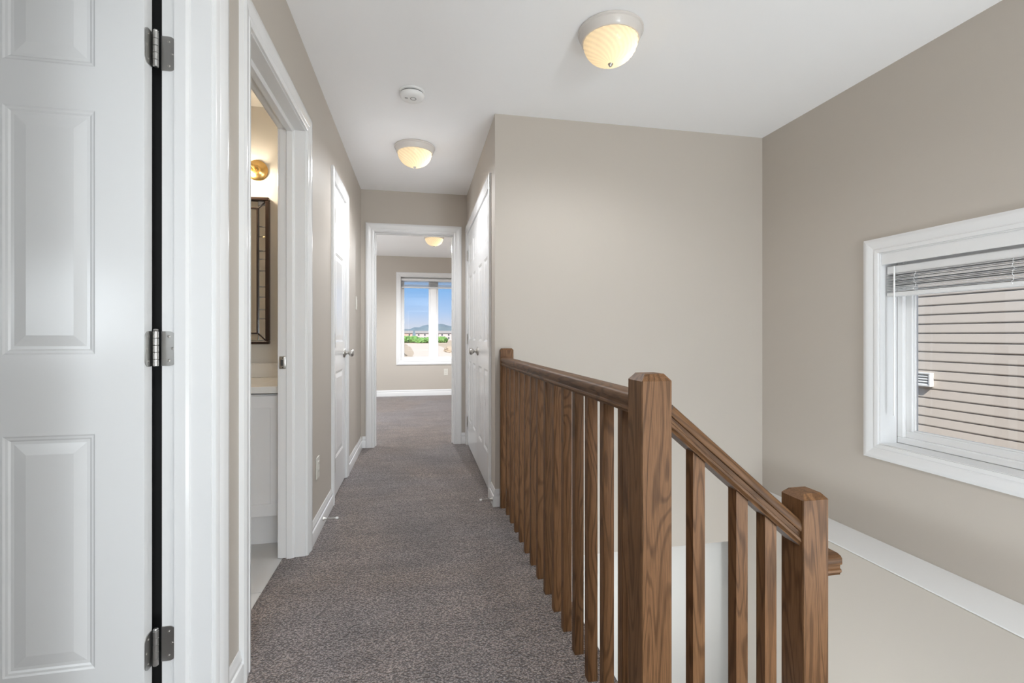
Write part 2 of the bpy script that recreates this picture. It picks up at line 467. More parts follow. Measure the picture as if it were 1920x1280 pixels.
# bathroom, dark room behind the near door, closets, bedroom, loft
wall('wall_bathroom_vanity', 'y', 3.1, 3.19, -2.4, XL - WT, ZS, H, [], 'paint_light', 'pale bathroom wall behind the mirror and vanity')
wall('wall_bathroom_side', 'x', -2.5, -2.4, 1.47, 3.19, ZS, H, [], 'paint_light', 'pale bathroom side wall out of sight')
wall('wall_side_room', 'y', 1.44, 1.47, -3.0, XL - WT, ZS, H, [], 'gap_shade', 'near-black wall layer painting in the shade behind the open near door')
wall('wall_partition', 'y', 1.47, 1.55, -3.0, XL - WT, ZS, H, [], 'paint', 'partition between the bathroom and the room behind the near door')
wall('wall_room_side', 'x', -3.1, -3.0, -5.2, 1.55, ZS, H, [], 'paint', 'side wall of the rooms left of the hallway')
wall('wall_room_back', 'y', -0.9, -0.8, -3.0, XL - WT, ZS, H, [], 'paint', 'wall between the loft and the room behind the near door')
wall('wall_closet', 'x', 1.15, 1.2, YB + 0.12, YF, ZS, H, [], 'paint', 'back wall of the closet behind the double doors')
wall('wall_linen', 'x', -1.2, -1.15, 3.19, YF, ZS, H, [], 'paint', 'back wall of the linen closet')
wall('wall_bedroom_back', 'y', YBED, YBED + 0.18, -2.7, 1.7, ZS, H, [(-0.31, 0.828, 0.62, 2.09)], 'paint', 'greige bedroom wall around the landscape window')
wall('wall_bedroom_left', 'x', -2.7, -2.6, YF, YBED, ZS, H, [], 'paint', 'left wall of the far bedroom')
wall('wall_bedroom_right', 'x', 1.6, 1.7, YF, YBED, ZS, H, [], 'paint', 'right wall of the far bedroom')
wall('wall_loft_back', 'y', -5.4, -5.2, -3.1, XW + 0.2, ZS, H, [(-2.6, -0.9, 0.35, 2.2), (-0.5, 1.9, 0.35, 2.2)], 'paint', 'unseen loft wall with large window openings added for fill daylight')

# ------------------------------------------------------------------ trim: casings, jambs, stops, baseboards
CASING = [(0, 0), (0, .009), (.003, .011), (.017, .0125), (.020, .0095), (.024, .0095), (.028, .0125), (.044, .0145),
          (.056, .018), (.066, .018), (.070, .0155), (.075, .0145), (.075, 0)]
def mapper(axis, face, out):
    if axis == 'x': return lambda a, d, z: (face + out * d, a, z)
    return lambda a, d, z: (a, face + out * d, z)
def casing(par, axis, face, out, a0, a1, z0, z1, rev=.005, bottom=False, prof=CASING):
    mp = mapper(axis, face, out)
    lo = (lambda u, d: z0 - rev - u) if bottom else 0.001
    A0, A1, Z1, Z0 = a0 - rev, a1 + rev, z1 + rev, z0 - rev
    bm = bmesh.new(); prism(bm, prof, lo, lambda u, d: Z1 + u, lambda u, d, t: mp(A0 - u, d, t)); obj('casing', bm, 'trim_white', par, 35)
    bm = bmesh.new(); prism(bm, prof, lo, lambda u, d: Z1 + u, lambda u, d, t: mp(A1 + u, d, t)); obj('casing', bm, 'trim_white', par, 35)
    bm = bmesh.new(); prism(bm, prof, lambda u, d: A0 - u, lambda u, d: A1 + u, lambda u, d, t: mp(t, d, Z1 + u)); obj('casing', bm, 'trim_white', par, 35)
    if bottom:
        bm = bmesh.new(); prism(bm, prof, lambda u, d: A0 - u, lambda u, d: A1 + u, lambda u, d, t: mp(t, d, Z0 - u)); obj('casing', bm, 'trim_white', par, 35)
STOP = [(0, 0), (0.004, 0.011), (0.030, 0.011), (0.036, 0.006), (0.038, 0)]
def door_frame(name, axis, face, out, a0, a1, label, stop_at=None, both=False):
    """face: plane of the visible wall surface, out: direction towards the viewer"""
    mp = mapper(axis, face, out)
    root = empty(name, mp((a0 + a1) / 2, 0, 0)); struct(root, label, 'door frame')
    casing(root, axis, face, out, a0, a1, 0, DH)
    if both: casing(root, axis, face - out * WT, -out, a0, a1, 0, DH)
    def bd(p, q, r, s):
        bm = bmesh.new(); x = mp(p, 0, r); y = mp(q, -WT, s)
        bbox(bm, x[0], y[0], x[1], y[1], x[2], y[2]); obj('jamb', bm, 'trim_white', root)
    bd(a0 - JT, a0, 0.001, DH + JT); bd(a1, a1 + JT, 0.001, DH + JT); bd(a0, a1, DH, DH + JT)
    if stop_at is not None:
        st = stop_at                                  # depth of the side of the stop nearest the viewer; profile runs away from it
        for side in (0, 1):
            bm = bmesh.new()
            prism(bm, STOP, 0.001, lambda u, v: DH - v, lambda u, v, t: mp(a0 + v if side == 0 else a1 - v, -(st + .038 - u), t))
            obj('door_stop_strip', bm, 'trim_white', root, 30)
        bm = bmesh.new()
        prism(bm, STOP, lambda u, v: a0 + v, lambda u, v: a1 - v, lambda u, v, t: mp(t, -(st + .038 - u), DH - v))
        obj('door_stop_strip', bm, 'trim_white', root, 30)
    return root
door_frame('trim_1', 'x', XL, 1, YN0, YN1, 'white door frame nearest the viewer beside the open six-panel door', .048)
fb = door_frame('trim_2', 'x', XL, 1, YT0, YT1, 'white door frame of the open bathroom doorway', .048, True)
door_frame('trim_3', 'x', XL, 1, YC0, YC1, 'narrow white door frame around the linen closet door')
door_frame('trim_4', 'x', XR, -1, YD0, YD1, 'wide white door frame around the double closet doors')
door_frame('trim_5', 'y', YF, -1, XD0, XD1, 'white door frame of the open bedroom doorway', .05, True)
# strike plate on the bathroom jamb
bm = bmesh.new(); bbox(bm, -.653, -.622, YT1 - .003, YT1 + .001, .903, .962, .004, 2)
sp = obj('strike_plate', bm, 'nickel', fb, 40); sp['label'] = 'brushed nickel strike plate'
box('strike_hole', -.645, -.633, YT1 - .0036, YT1 - .0025, .918, .947, 'slot_dark', sp)
for z in (.910, .955):
    bm = bmesh.new(); lathe(bm, [(0, 0), (.0028, 0), (.0028, .001), (0, .001)], 10, Matrix.Translation((-.636, YT1 - .003, z)) @ Matrix.Rotation(math.pi / 2, 4, 'X'))
    obj('screw', bm, 'screw_dark', sp)

BASE = [(0, 0), (.014, 0), (.014, .062), (.0125, .066), (.0075, .069), (.0075, .072), (.010, .078), (.0085, .088), (.0050, .096), (.0050, .103), (.003, .108), (0, .108)]
def baseboard(name, axis, face, out, a0, a1, label):
    mp = mapper(axis, face, out)
    bm = bmesh.new(); prism(bm, BASE, a0, a1, lambda u, v, t: mp(t, u, v + .001))
    return struct(obj(name, bm, 'trim_white', None, 35), label, 'baseboard')
baseboard('baseboard_left', 'x', XL, 1, 1.456, 1.569, 'short white baseboard between the near door and bathroom door')
baseboard('baseboard_left.001', 'x', XL, 1, 2.511, 3.114, 'white baseboard between the bathroom and linen doors')
baseboard('baseboard_left.002', 'x', XL, 1, 3.786, YF, 'white baseboard between the linen door and hall end')
baseboard('baseboard_right', 'x', XR, -1, YB - .013, 3.064, 'short white baseboard beside the closet frame at the railing end')
baseboard('baseboard_stair', 'y', YB, -1, XR - .0, .4935, 'stub of white baseboard between hall corner and far newel post')
baseboard('baseboard_far', 'y', YF, -1, XL + .013, -.492, 'sliver of white baseboard left of the bedroom door frame')
baseboard('baseboard_far.001', 'y', YF, -1, .412, XR, 'sliver of white baseboard right of the bedroom door frame')
baseboard('baseboard_bedroom', 'y', YBED, -1, -2.6, 1.6, 'white baseboard under the bedroom window')

# ------------------------------------------------------------------ doors
PROF = [(0, 0), (.004, .0022), (.009, .0030), (.013, .0056), (.020, .0056), (.046, .0016)]
def make_door(name, Mx, w, label, cols, zr=((.24, .811), (1.005, 1.598), (1.705, 1.908)), h=2.028, t=.035):
    bm = bmesh.new()
    xs = [0] + [v for c in cols for v in c] + [w]
    zs = [0] + [v for r in zr for v in r] + [h]
    for side in (0, 1):
        y = 0 if side == 0 else t
        for i in range(len(xs) - 1):
            for j in range(len(zs) - 1):
                if i % 2 == 1 and j % 2 == 1: continue
                bm.faces.new([bm.verts.new(p) for p in ((xs[i], y, zs[j]), (xs[i + 1], y, zs[j]), (xs[i + 1], y, zs[j + 1]), (xs[i], y, zs[j + 1]))])
    for (p, q) in (((0, 0), (w, 0)), ((w, 0), (w, h)), ((w, h), (0, h)), ((0, h), (0, 0))):
        bm.faces.new([bm.verts.new(v) for v in ((p[0], 0, p[1]), (q[0], 0, q[1]), (q[0], t, q[1]), (p[0], t, p[1]))])
    bmesh.ops.remove_doubles(bm, verts=bm.verts, dist=1e-5)
    bmesh.ops.transform(bm, matrix=Mx, verts=bm.verts)
    d = struct(obj(name, bm, 'trim_white'), label, 'door')
    for (x0, x1) in cols:
        for (z0, z1) in zr:
            bm = bmesh.new()
            for side in (0, 1):
                prev = None
                for (ins, dep) in PROF:
                    y = dep if side == 0 else t - dep
                    ring = [bm.verts.new(p) for p in ((x0 + ins, y, z0 + ins), (x1 - ins, y, z0 + ins), (x1 - ins, y, z1 - ins), (x0 + ins, y, z1 - ins))]
                    if prev:
                        for k in range(4): bm.faces.new((prev[k], prev[(k + 1) % 4], ring[(k + 1) % 4], ring[k]))
                    prev = ring
                bm.faces.new(prev)
            bmesh.ops.transform(bm, matrix=Mx, verts=bm.verts)
            obj('door_panel', bm, 'trim_white', d)
    return d
def knob(parent, at, direction, scale=1.0):
    """rosette, neck and round knob turned about direction"""
    R = Vector(direction).to_track_quat('Z', 'Y').to_matrix().to_4x4()
    T = Matrix.Translation(at) @ R @ Matrix.Scale(scale, 4)
    bm = bmesh.new()
    lathe(bm, [(0, .018), (.0105, .018), (.0105, .030), (.013, .034), (.022, .040), (.0265, .049), (.0270, .056), (.0245, .064), (.017, .070), (.008, .0725), (0, .073)], 28, T)
    k = obj('knob', bm, 'nickel', parent, 50); k['label'] = 'round brushed nickel knob'
    bm = bmesh.new()
    lathe(bm, [(0, 0), (.033, 0), (.033, .004), (.029, .009), (.018, .013), (.012, .019), (0, .019)], 28, T)
    obj('rosette', bm, 'nickel', k, 40)
def butt(parent, x, y, z, hgt=.089, r=.0062):
    """hinge barrel of a closed door"""
    bm = bmesh.new()
    n = 5
    for i in range(n):
        a = z - hgt / 2 + hgt * i / n; b = a + hgt / n
        lathe(bm, [(0, a), (r * .8, a), (r, a + .0012), (r, b - .0012), (r * .8, b), (0, b)], 14, Matrix.Translation((x, y, 0)))
    hg = obj('hinge', bm, 'nickel', parent, 40); hg['label'] = 'brushed nickel hinge barrel'
    bm = bmesh.new()
    for s in (1, -1):
        e = z + s * hgt / 2
        lathe(bm, [(0, e), (r * .75, e), (r * .85, e + s * .002), (r * .5, e + s * .005), (0, e + s * .006)], 12, Matrix.Translation((x, y, 0)))
    obj('hinge_pin', bm, 'nickel', hg, 40)
HZ = (.232, 1.03, 1.83)
# near door, swung 90 degrees into the room on the left
Y_D = 1.330
Mx = Matrix(((-1, 0, 0, -.668), (0, 1, 0, Y_D), (0, 0, 1, .012), (0, 0, 0, 1)))
d1 = make_door('door_1', Mx, .711, 'white six-panel door standing open at the left edge', ((.106, .296), (.415, .605)))
HZ1 = (.268, 1.029, 1.790)
for zc in HZ1:
    hh = .0445
    def plate(pts_fn, name, par):
        bm = bmesh.new(); R = .0145; a, b = .032, hh
        out = [(0, -b)]
        for k in range(7):
            t = -math.pi / 2 + math.pi / 2 * k / 6; out.append((a - R + R * math.cos(t), -b + R + R * math.sin(t)))
        for k in range(7):
            t = math.pi / 2 * k / 6; out.append((a - R + R * math.cos(t), b - R + R * math.sin(t)))
        out.append((0, b))
        prism(bm, out, 0, .0022, pts_fn)
        return obj(name, bm, 'nickel_light', par, 40)
    # barrel
    bm = bmesh.new(); r = .0063; n = 5
    for i in range(n):
        a = zc - hh + 2 * hh * i / n; b = a + 2 * hh / n
        lathe(bm, [(0, a), (r * .8, a), (r, a + .001), (r, b - .001), (r * .8, b), (0, b)], 18, Matrix.Translation((-.6565, 1.3590, 0)))
    hg = obj('hinge', bm, 'nickel_light', d1, 40); hg['label'] = 'satin nickel butt hinge with rounded leaves'
    bm = bmesh.new(); lathe(bm, [(0, zc + hh), (.0045, zc + hh), (.006, zc + hh + .003), (.004, zc + hh + .006), (0, zc + hh + .0065)], 14, Matrix.Translation((-.6565, 1.3590, 0)))
    obj('hinge_pin', bm, 'nickel_light', hg, 40)
    plate(lambda u, v, t: (-.650 + u, YN1 - t, zc + v), 'hinge_leaf', hg)
    plate(lambda u, v, t: (-.668 + t, 1.363 - u, zc + v), 'hinge_leaf', hg)
    for (u, v) in ((.017, -.031), (.025, 0), (.017, .031)):
        for T in (Matrix.Translation((-.650 + u, YN1 - .0022, zc + v)) @ Matrix.Rotation(math.pi / 2, 4, 'X'),
                  Matrix.Translation((-.668 + .0022, 1.363 - u, zc + v)) @ Matrix.Rotation(math.pi / 2, 4, 'Y')):
            bm = bmesh.new(); lathe(bm, [(0, .0), (.0036, 0), (.0036, .0006), (.0020, .0003), (.0012, .0009), (0, .0009)], 14, T)
            obj('screw', bm, 'nickel', hg, 30)
# linen closet door
Mx = Matrix(((0, -1, 0, XL - .002), (1, 0, 0, YC0 + .002), (0, 0, 1, .012), (0, 0, 0, 1)))
d2 = make_door('door_2', Mx, YC1 - YC0 - .004, 'narrow white closed linen closet door with single panel column', ((.095, YC1 - YC0 - .099),))
for z in HZ: butt(d2, XL + .006, YC0 + .001, z)
knob(d2, (XL - .002, YC1 - .062, .934), (1, 0, 0))
# double closet doors
wl = (YD1 - YD0) / 2 - .003
cc = ((.105, .295), (wl - .295, wl - .105))
Mx = Matrix(((0, 1, 0, XR + .002), (1, 0, 0, YD0 + .002), (0, 0, 1, .012), (0, 0, 0, 1)))
d3 = make_door('door_3', Mx, wl, 'white six-panel closet leaf with the knob, nearer of the pair', cc)
Mx = Matrix(((0, 1, 0, XR + .002), (1, 0, 0, YD0 + wl + .004), (0, 0, 1, .012), (0, 0, 0, 1)))
d4 = make_door('door_4', Mx, wl, 'white six-panel closet leaf beside the bedroom doorway, farther of the pair', cc)
for z in HZ: butt(d3, XR - .006, YD0 + .001, z); butt(d4, XR - .006, YD1 - .001, z)
knob(d3, (XR + .002, YD0 + wl - .060, .934), (-1, 0, 0))

# ------------------------------------------------------------------ oak railing
rail = empty('stair_railing', (.5245, 1.016, 0))
tag(rail, 'stained oak stair railing with square balusters and three newel posts', 'railing')
def newel(x0, x1, y0, y1, zb, zt, ch=.016, inset=.013):
    bm = bmesh.new()
    pts = [((x0, y0), (x1, y0), (x1, y1), (x0, y1))]
    lv = [[bm.verts.new((*p, zb)) for p in pts[0]], [bm.verts.new((*p, zt - ch)) for p in pts[0]],
          [bm.verts.new((*p, zt)) for p in ((x0 + inset, y0 + inset), (x1 - inset, y0 + inset), (x1 - inset, y1 - inset), (x0 + inset, y1 - inset))]]
    for a, b in zip(lv, lv[1:]):
        for k in range(4): bm.faces.new((a[k], a[(k + 1) % 4], b[(k + 1) % 4], b[k]))
    bm.faces.new(lv[0][::-1]); bm.faces.new(lv[2])
    vert = [e for e in bm.edges if abs(e.verts[0].co.z - e.verts[1].co.z) > .2]
    bmesh.ops.bevel(bm, geom=vert, offset=.0015, segments=2, affect='EDGES')
    return bm
def centred(name, bm, mat, par, c, smooth=None):
    """mesh with its own origin at c, so that the grain differs from piece to piece"""
    bmesh.ops.translate(bm, vec=[-v for v in c], verts=bm.verts)
    o = obj(name, bm, mat, None, smooth)
    o.location = c; o.parent = par; o.matrix_parent_inverse = parent_world(par).inverted()
    return o
centred('newel_post', newel(.488, .5605, .980, 1.0525, .0, .976), 'oak_z', rail, (.524, 1.016, 0))
centred('newel_post', newel(.9216, .994, .999, 1.0715, -.36, .672, .014, .012), 'oak_z', rail, (.958, 1.035, -.36))
centred('newel_post', newel(.495, .574, YB - .042, YB - .001, .0, .982, .010, .008), 'oak_z', rail, (.534, YB - .02, 0))
RH = .051
half = [(.0, RH), (.018, RH), (.0265, RH - .003), (.0305, RH - .008), (.0312, RH - .020), (.0300, RH - .0235), (.0255, RH - .0250),
        (.0245, .0165), (.0255, .0155), (.0290, .0140), (.0295, .0085), (.0265, .0050), (.0250, .0035), (.0245, 0), (0, 0)]
RAIL = half + [(-u, v) for u, v in half[-2:0:-1]]
ZR = .876
bm = bmesh.new(); prism(bm, RAIL, 1.0525, YB - .042, lambda u, v, t: (.5245 + u, t, ZR + v))
centred('handrail', bm, 'oak_y', rail, (.5245, 2, ZR), 40)
SL = -.852; ang = math.atan(SL)
def fl(u, v, t):                       # flight rail: section square to the slope
    k = v / math.cos(ang)
    return (t, 1.034 + u, .829 - .0615 + SL * (t - .660) + k)
cx_, L_ = .741, .505
bm = bmesh.new(); prism(bm, RAIL, -L_ / 2, L_ / 2, lambda u, v, t: (t, u, v))
fr_ = obj('handrail', bm, 'oak_x', None, 40)
fr_.location = fl(0, 0, cx_); fr_.rotation_euler = (0, -ang, 0)
fr_.parent = rail; fr_.matrix_parent_inverse = parent_world(rail).inverted()
bm = bmesh.new(); prism(bm, RAIL, .994, 1.038, lambda u, v, t: (t, 1.034 + u, .463 + v))
centred('handrail', bm, 'oak_x', rail, (1.016, 1.034, .463), 40)
bw = .0155
proto = None
for k in range(14):
    y = 1.13 + bw + .125 * k
    if proto is None:
        bm = bmesh.new(); bbox(bm, -bw, bw, -bw, bw, 0, ZR + .002, .0012, 1)
        proto = centred('baluster', (bmesh.ops.translate(bm, vec=(.5245, y, 0), verts=bm.verts), bm)[1], 'oak_z', rail, (.5245, y, 0))
    else:
        b = proto.copy(); C.objects.link(b); b.location = (.5245, y, 0)
        b.parent = rail; b.matrix_parent_inverse = proto.matrix_parent_inverse.copy()
for x0, x1, zb in ((.637, .668, -.18), (.752, .783, -.18), (.831, .863, -.355)):
    bm = bmesh.new()
    def top(u, v): return fl(0, .002, u)[2]
    prism(bm, [(x0, -bw), (x1, -bw), (x1, bw), (x0, bw)], zb, top, lambda u, v, t: (u, 1.034 + v, t))
    centred('baluster', bm, 'oak_z', rail, ((x0 + x1) / 2, 1.034, zb))

# stair flight below the railing: two treads and the landing
st = empty('staircase', (.80, .5, -.36)); tag(st, 'carpeted stair flight turning down beside the oak railing', 'stairs')
box('tread', .5955, .805, -.10, 1.017, -.36, -.181, 'carpet', st, .006)
box('tread_edge', .5955, .805, 1.0505, 1.075, -.36, -.181, 'trim_white', st, .002)
box('landing', .805, XO - .001, -.10, 1.10, -.54, -.361, 'carpet', st, .006)

# ------------------------------------------------------------------ windows
def win_box(name, axis, face, x0, x1, a0, a1, z0, z1, bar, mat, par, bev=.003):
    """rectangular ring of four bars; x0..x1 is the depth range along axis"""
    L = [(a0, a1, z0, z0 + bar), (a0, a1, z1 - bar, z1), (a0, a0 + bar, z0 + bar, z1 - bar), (a1 - bar, a1, z0 + bar, z1 - bar)]
    bm = bmesh.new()
    for p, q, r, s in L:
        if axis == 'x': bbox(bm, x0, x1, p, q, r, s, bev)
        else: bbox(bm, p, q, x0, x1, r, s, bev)
    return obj(name, bm, mat, par)
w1 = empty('window_1', (XW, (YW0 + YW1) / 2, ZW0)); struct(w1, 'white vinyl stair window looking onto beige siding', 'window')
casing(w1, 'x', XW, -1, YW0, YW1, ZW0, ZW1, rev=0.0, bottom=True)
win_box('jamb_liner', 'x', None, XW, XW + .105, YW0, YW1, ZW0, ZW1, .006, 'trim_white', w1, 0)
win_box('window_frame', 'x', None, XW + .105, XW + .175, YW0 + .006, YW1 - .006, ZW0 + .006, ZW1 - .006, .032, 'vinyl', w1)
sa = win_box('sash', 'x', None, XW + .122, XW + .162, YW0 + .038, YW1 - .038, ZW0 + .038, ZW1 - .038, .034, 'vinyl', w1)
win_box('glazing_bead', 'x', None, XW + .130, XW + .150, YW0 + .072, YW1 - .072, ZW0 + .072, ZW1 - .072, .008, 'vinyl', sa, .002)
box('glass_pane', XW + .139, XW + .1415, YW0 + .078, YW1 - .078, ZW0 + .078, ZW1 - .078, 'pane_glass', w1)

XB0, XB1, ZB0, ZB1 = -.31, .828, .62, 2.09
w2 = empty('window_2', ((XB0 + XB1) / 2, YBED, ZB0)); struct(w2, 'white two-pane bedroom window looking onto blue sky and dirt lots', 'window')
casing(w2, 'y', YBED, -1, XB0, XB1, ZB0, ZB1, rev=0.0, bottom=True)
win_box('jamb_liner', 'y', None, YBED, YBED + .09, XB0, XB1, ZB0, ZB1, .006, 'trim_white', w2, 0)
win_box('window_frame', 'y', None, YBED + .09, YBED + .15, XB0 + .006, XB1 - .006, ZB0 + .006, ZB1 - .006, .024, 'vinyl', w2)
box('mullion', .204, .314, YBED + .085, YBED + .152, ZB0 + .03, ZB1 - .03, 'vinyl', w2, .004)
for p, q in ((XB0 + .03, .204), (.314, XB1 - .03)):
    win_box('sash', 'y', None, YBED + .10, YBED + .14, p, q, ZB0 + .03, ZB1 - .03, .030, 'vinyl', w2)
    box('glass_pane', p + .03, q - .03, YBED + .119, YBED + .1215, ZB0 + .06, ZB1 - .06, 'pane_glass', w2)
for n, (p, q) in enumerate(((-2.6, -.9), (-.5, 1.9))):  # unseen loft glazing, added to let fill daylight in
    w = empty('window_%d' % (3 + n), ((p + q) / 2, -5.2, .35))
    struct(w, ('left' if n == 0 else 'right') + ' large unseen loft window added for fill daylight', 'window')
    win_box('window_frame', 'y', None, -5.36, -5.24, p, q, .35, 2.2, .05, 'vinyl', w)
    box('mullion', (p + q) / 2 - .03, (p + q) / 2 + .03, -5.35, -5.25, .4, 2.15, 'vinyl', w)
    box('glass_pane', p + .05, q - .05, -5.301, -5.299, .4, 2.15, 'pane_glass', w)

# ------------------------------------------------------------------ blinds, raised
def blind(root, axis, face, a0, a1, z_head, z_bottom, n, wand=None, valance=None, depth=(.03, .075)):
    sg = 1
    def bx(name, p, q, d0, d1, r, s, mat='blind_white', bev=.0015, par=root):
        bm = bmesh.new()
        if axis == 'x': bbox(bm, face + d0, face + d1, p, q, r, s, bev)
        else: bbox(bm, p, q, face + d0, face + d1, r, s, bev)
        return obj(name, bm, mat, par)
    if valance: bx('valance', a0 + .006, a1 - .006, .006, .014, valance, z_head, 'blind_white', .002)
    hd = bx('headrail', a0 + .012, a1 - .012, depth[0] + .004, depth[1] + .004, z_head - .112 if valance else z_head - .04, z_head - .072 if valance else z_head, 'blind_white', .003)
    zt = (z_head - .114) if valance else z_head - .042
    br = .022
    pitch = (zt - z_bottom - br) / n
    rnd = random.Random(int(abs(face) * 100))
    proto = None
    d0, d1 = depth; dc = (d0 + d1) / 2
    for k in range(n):
        z = z_bottom + br + pitch * (k + .4)
        if proto is None:
            bm = bmesh.new(); m = 5
            prof = [(d0 - dc + (d1 - d0) * i / m, .0018 * math.sin(math.pi * i / m)) for i in range(m + 1)]
            prof = prof + [(u, v + .0016) for u, v in prof[::-1]]
            hl = (a1 - a0) / 2 - .016
            prism(bm, prof, -hl, hl, lambda u, v, t: (u, t, v) if axis == 'x' else (t, u, v))
            s = proto = obj('slat', bm, 'blind_white')
        else:
            s = proto.copy(); C.objects.link(s)
        s.parent = root; s.matrix_parent_inverse = parent_world(root).inverted()
        j, tl, rl = rnd.uniform(-.003, .003), rnd.uniform(-.10, .10), rnd.uniform(-.0025, .0025)
        s.location = (face + dc + j, (a0 + a1) / 2, z) if axis == 'x' else ((a0 + a1) / 2, face + dc + j, z)
        s.rotation_euler = (rl, tl, 0) if axis == 'x' else (tl, rl, 0)
    bx('bottom_rail', a0 + .014, a1 - .014, depth[0], depth[1], z_bottom, z_bottom + br, 'blind_white', .004)
    if axis == 'x':
        for a in (a1 - .16, (a0 + a1) / 2, a0 + .16):
            bm = bmesh.new()
            p = []
            for i in range(18):
                z = zt - (zt - z_bottom - .01) * i / 17
                p.append((face + depth[0] - .004 + random.uniform(-.004, .001), a + random.uniform(-.008, .008), z))
            tube(bm, p, .0011, 6); obj('ladder_cord', bm, 'blind_white', root)
    if wand:
        bm = bmesh.new(); tube(bm, [(face + .024, wand[0], z_head - .075), (face + .024, wand[0] + .001, wand[1])], .0042, 6)
        o = obj('tilt_wand', bm, 'plastic_white', root, 50)
b1 = empty('window_blind', (XW, (YW0 + YW1) / 2, ZW1)); tag(b1, 'white horizontal blind pulled up at the top of the stair window', 'blind')
blind(b1, 'x', XW, YW0, YW1, ZW1, 1.262, 12, (1.996, .655), 1.428)
b2 = empty('window_blind', (.259, YBED, ZB1)); tag(b2, 'small white blind pulled up at the top of the bedroom window', 'blind')
blind(b2, 'y', YBED, XB0, XB1, ZB1 - .03, 1.895, 9)

# ------------------------------------------------------------------ ceiling lights and smoke alarm
lamp_glass('dome_glass', 0.075, (1.0, 0.76, 0.47))
emitter('bulb_glow', (1.0, 0.88, 0.68), 7.5)
def ceiling_light(loc, label, bulb_xy, watts):
    x, y, z = loc
    root = empty('ceiling_light', loc); tag(root, label, 'ceiling light', 'flush dome ceiling lights')
    T = Matrix.Translation(loc)
    bm = bmesh.new()
    lathe(bm, [(0, -.0005), (.143, -.0005), (.146, -.004), (.146, -.012), (.141, -.016), (.139, -.026), (.134, -.034), (.132, -.044), (.127, -.049), (.121, -.049), (.119, -.040), (0, -.036)], 56, T)
    obj('canopy', bm, 'canopy_enamel', root, 35)
    bm = bmesh.new(); n = 13
    prof = [(.1205 * math.cos(i / n * math.pi / 2) ** .9, -.046 - .102 * math.sin(i / n * math.pi / 2)) for i in range(n)] + [(0.0, -.148)]
    lathe(bm, prof, 144, T, lambda a, t: -.028 * (1 - t) ** .5 * math.cos(24 * (a + 1.1 * t)))
    gl = obj('glass_dome', bm, 'dome_glass', root, 80); gl['label'] = 'swirled cream glass dome'
    bm = bmesh.new(); lathe(bm, [(0, -.143), (.010, -.146), (.012, -.150), (.008, -.155), (.006, -.160), (0, -.162)], 20, T)
    fi = obj('finial', bm, 'nickel', root, 40); fi['label'] = 'small metal finial'
    for bx_, by_ in (bulb_xy,):
        bm = bmesh.new(); bmesh.ops.create_icosphere(bm, subdivisions=2, radius=.022)
        bmesh.ops.translate(bm, vec=(x + bx_, y + by_, z - .080), verts=bm.verts)
        obj('bulb', bm, 'bulb_glow', root, 60)
    lt = lamp('lamp_light', 'SPOT', (0, 0, -.175), watts, .04)
    lt.parent = root
    return root
ceiling_light((.852, 2.022, H), 'dome ceiling light with cream glass above the stairwell', (.058, -.01), LAMP_STAIR)
ceiling_light((-.028, 3.537, H), 'dome ceiling light with cream glass at the hall end', (.058, .0), LAMP_HALL)
ceiling_light((.208, 6.62, H), 'dome ceiling light seen through the bedroom doorway', (.058, .0), LAMP_BED)
sa_ = empty('smoke_alarm', (-.036, 2.735, H)); tag(sa_, 'round white smoke alarm on the hall ceiling', 'smoke alarm')
T = Matrix.Translation((-.036, 2.735, H))
bm = bmesh.new(); lathe(bm, [(0, -.0005), (.068, -.0005), (.071, -.003), (.071, -.010), (.066, -.013), (0, -.013)], 40, T); obj('mounting_base', bm, 'plastic_white', sa_, 40)
bm = bmesh.new(); lathe(bm, [(0, -.013), (.062, -.013), (.062, -.020), (0, -.020)], 40, T); obj('vent_slot', bm, 'slot_grey', sa_, 40)
bm = bmesh.new(); lathe(bm, [(0, -.020), (.066, -.020), (.068, -.023), (.067, -.030), (.062, -.040), (.052, -.046), (.030, -.048), (0, -.048)], 40, T); obj('cover', bm, 'plastic_white', sa_, 50)
bm = bmesh.new(); lathe(bm, [(.017, -.0478), (.017, -.0488), (.014, -.0488), (.014, -.0478)], 28, T @ Matrix.Translation((.006, -.012, 0))); obj('sounder_ring', bm, 'slot_grey', sa_, 40)
bm = bmesh.new(); lathe(bm, [(0, -.0478), (.009, -.0478), (.009, -.0495), (0, -.050)], 24, T @ Matrix.Translation((.006, -.012, 0))); obj('test_button', bm, 'plastic_white', sa_, 40)
bm = bmesh.new(); bbox(bm, -.036 - .040, -.036 - .024, 2.735 - .016, 2.735 - .010, H - .0484, H - .0468); obj('indicator_slot', bm, 'slot_grey', sa_)

# ------------------------------------------------------------------ outlets, switch, door stops
def duplex(axis, face, out, a, z, label):
    mp = mapper(axis, face, out)
    root = empty('wall_outlet', mp(a, 0, z - .057)); tag(root, label, 'outlet', 'duplex wall outlets')
    def bx(name, p, q, d0, d1, r, s, mat, bev=0.0, par=root):
        bm = bmesh.new(); A = mp(p, d0, r); B = mp(q, d1, s); bbox(bm, A[0], B[0], A[1], B[1], A[2], B[2], bev, 2); return obj(name, bm, mat, par)
    bx('cover_plate', a - .035, a + .035, .0005, .006, z - .057, z + .057, 'plastic_ivory', .002)
    for s in (-1, 1):
        f = bx('receptacle', a - .0165, a + .0165, .005, .0085, z + s * .0195 - .014, z + s * .0195 + .014, 'plastic_ivory', .0015)
        for q in (-.006, .006): bx('slot', a + q - .001, a + q + .001, .0082, .0088, z + s * .0195 - .004, z + s * .0195 + .005, 'slot_dark', 0, f)
    bx('screw', a - .002, a + .002, .0058, .0072, z - .002, z + .002, 'plastic_ivory', .0008)
duplex('x', XL, 1, 2.700, .355, 'white duplex outlet low on the hall wall by the bathroom')
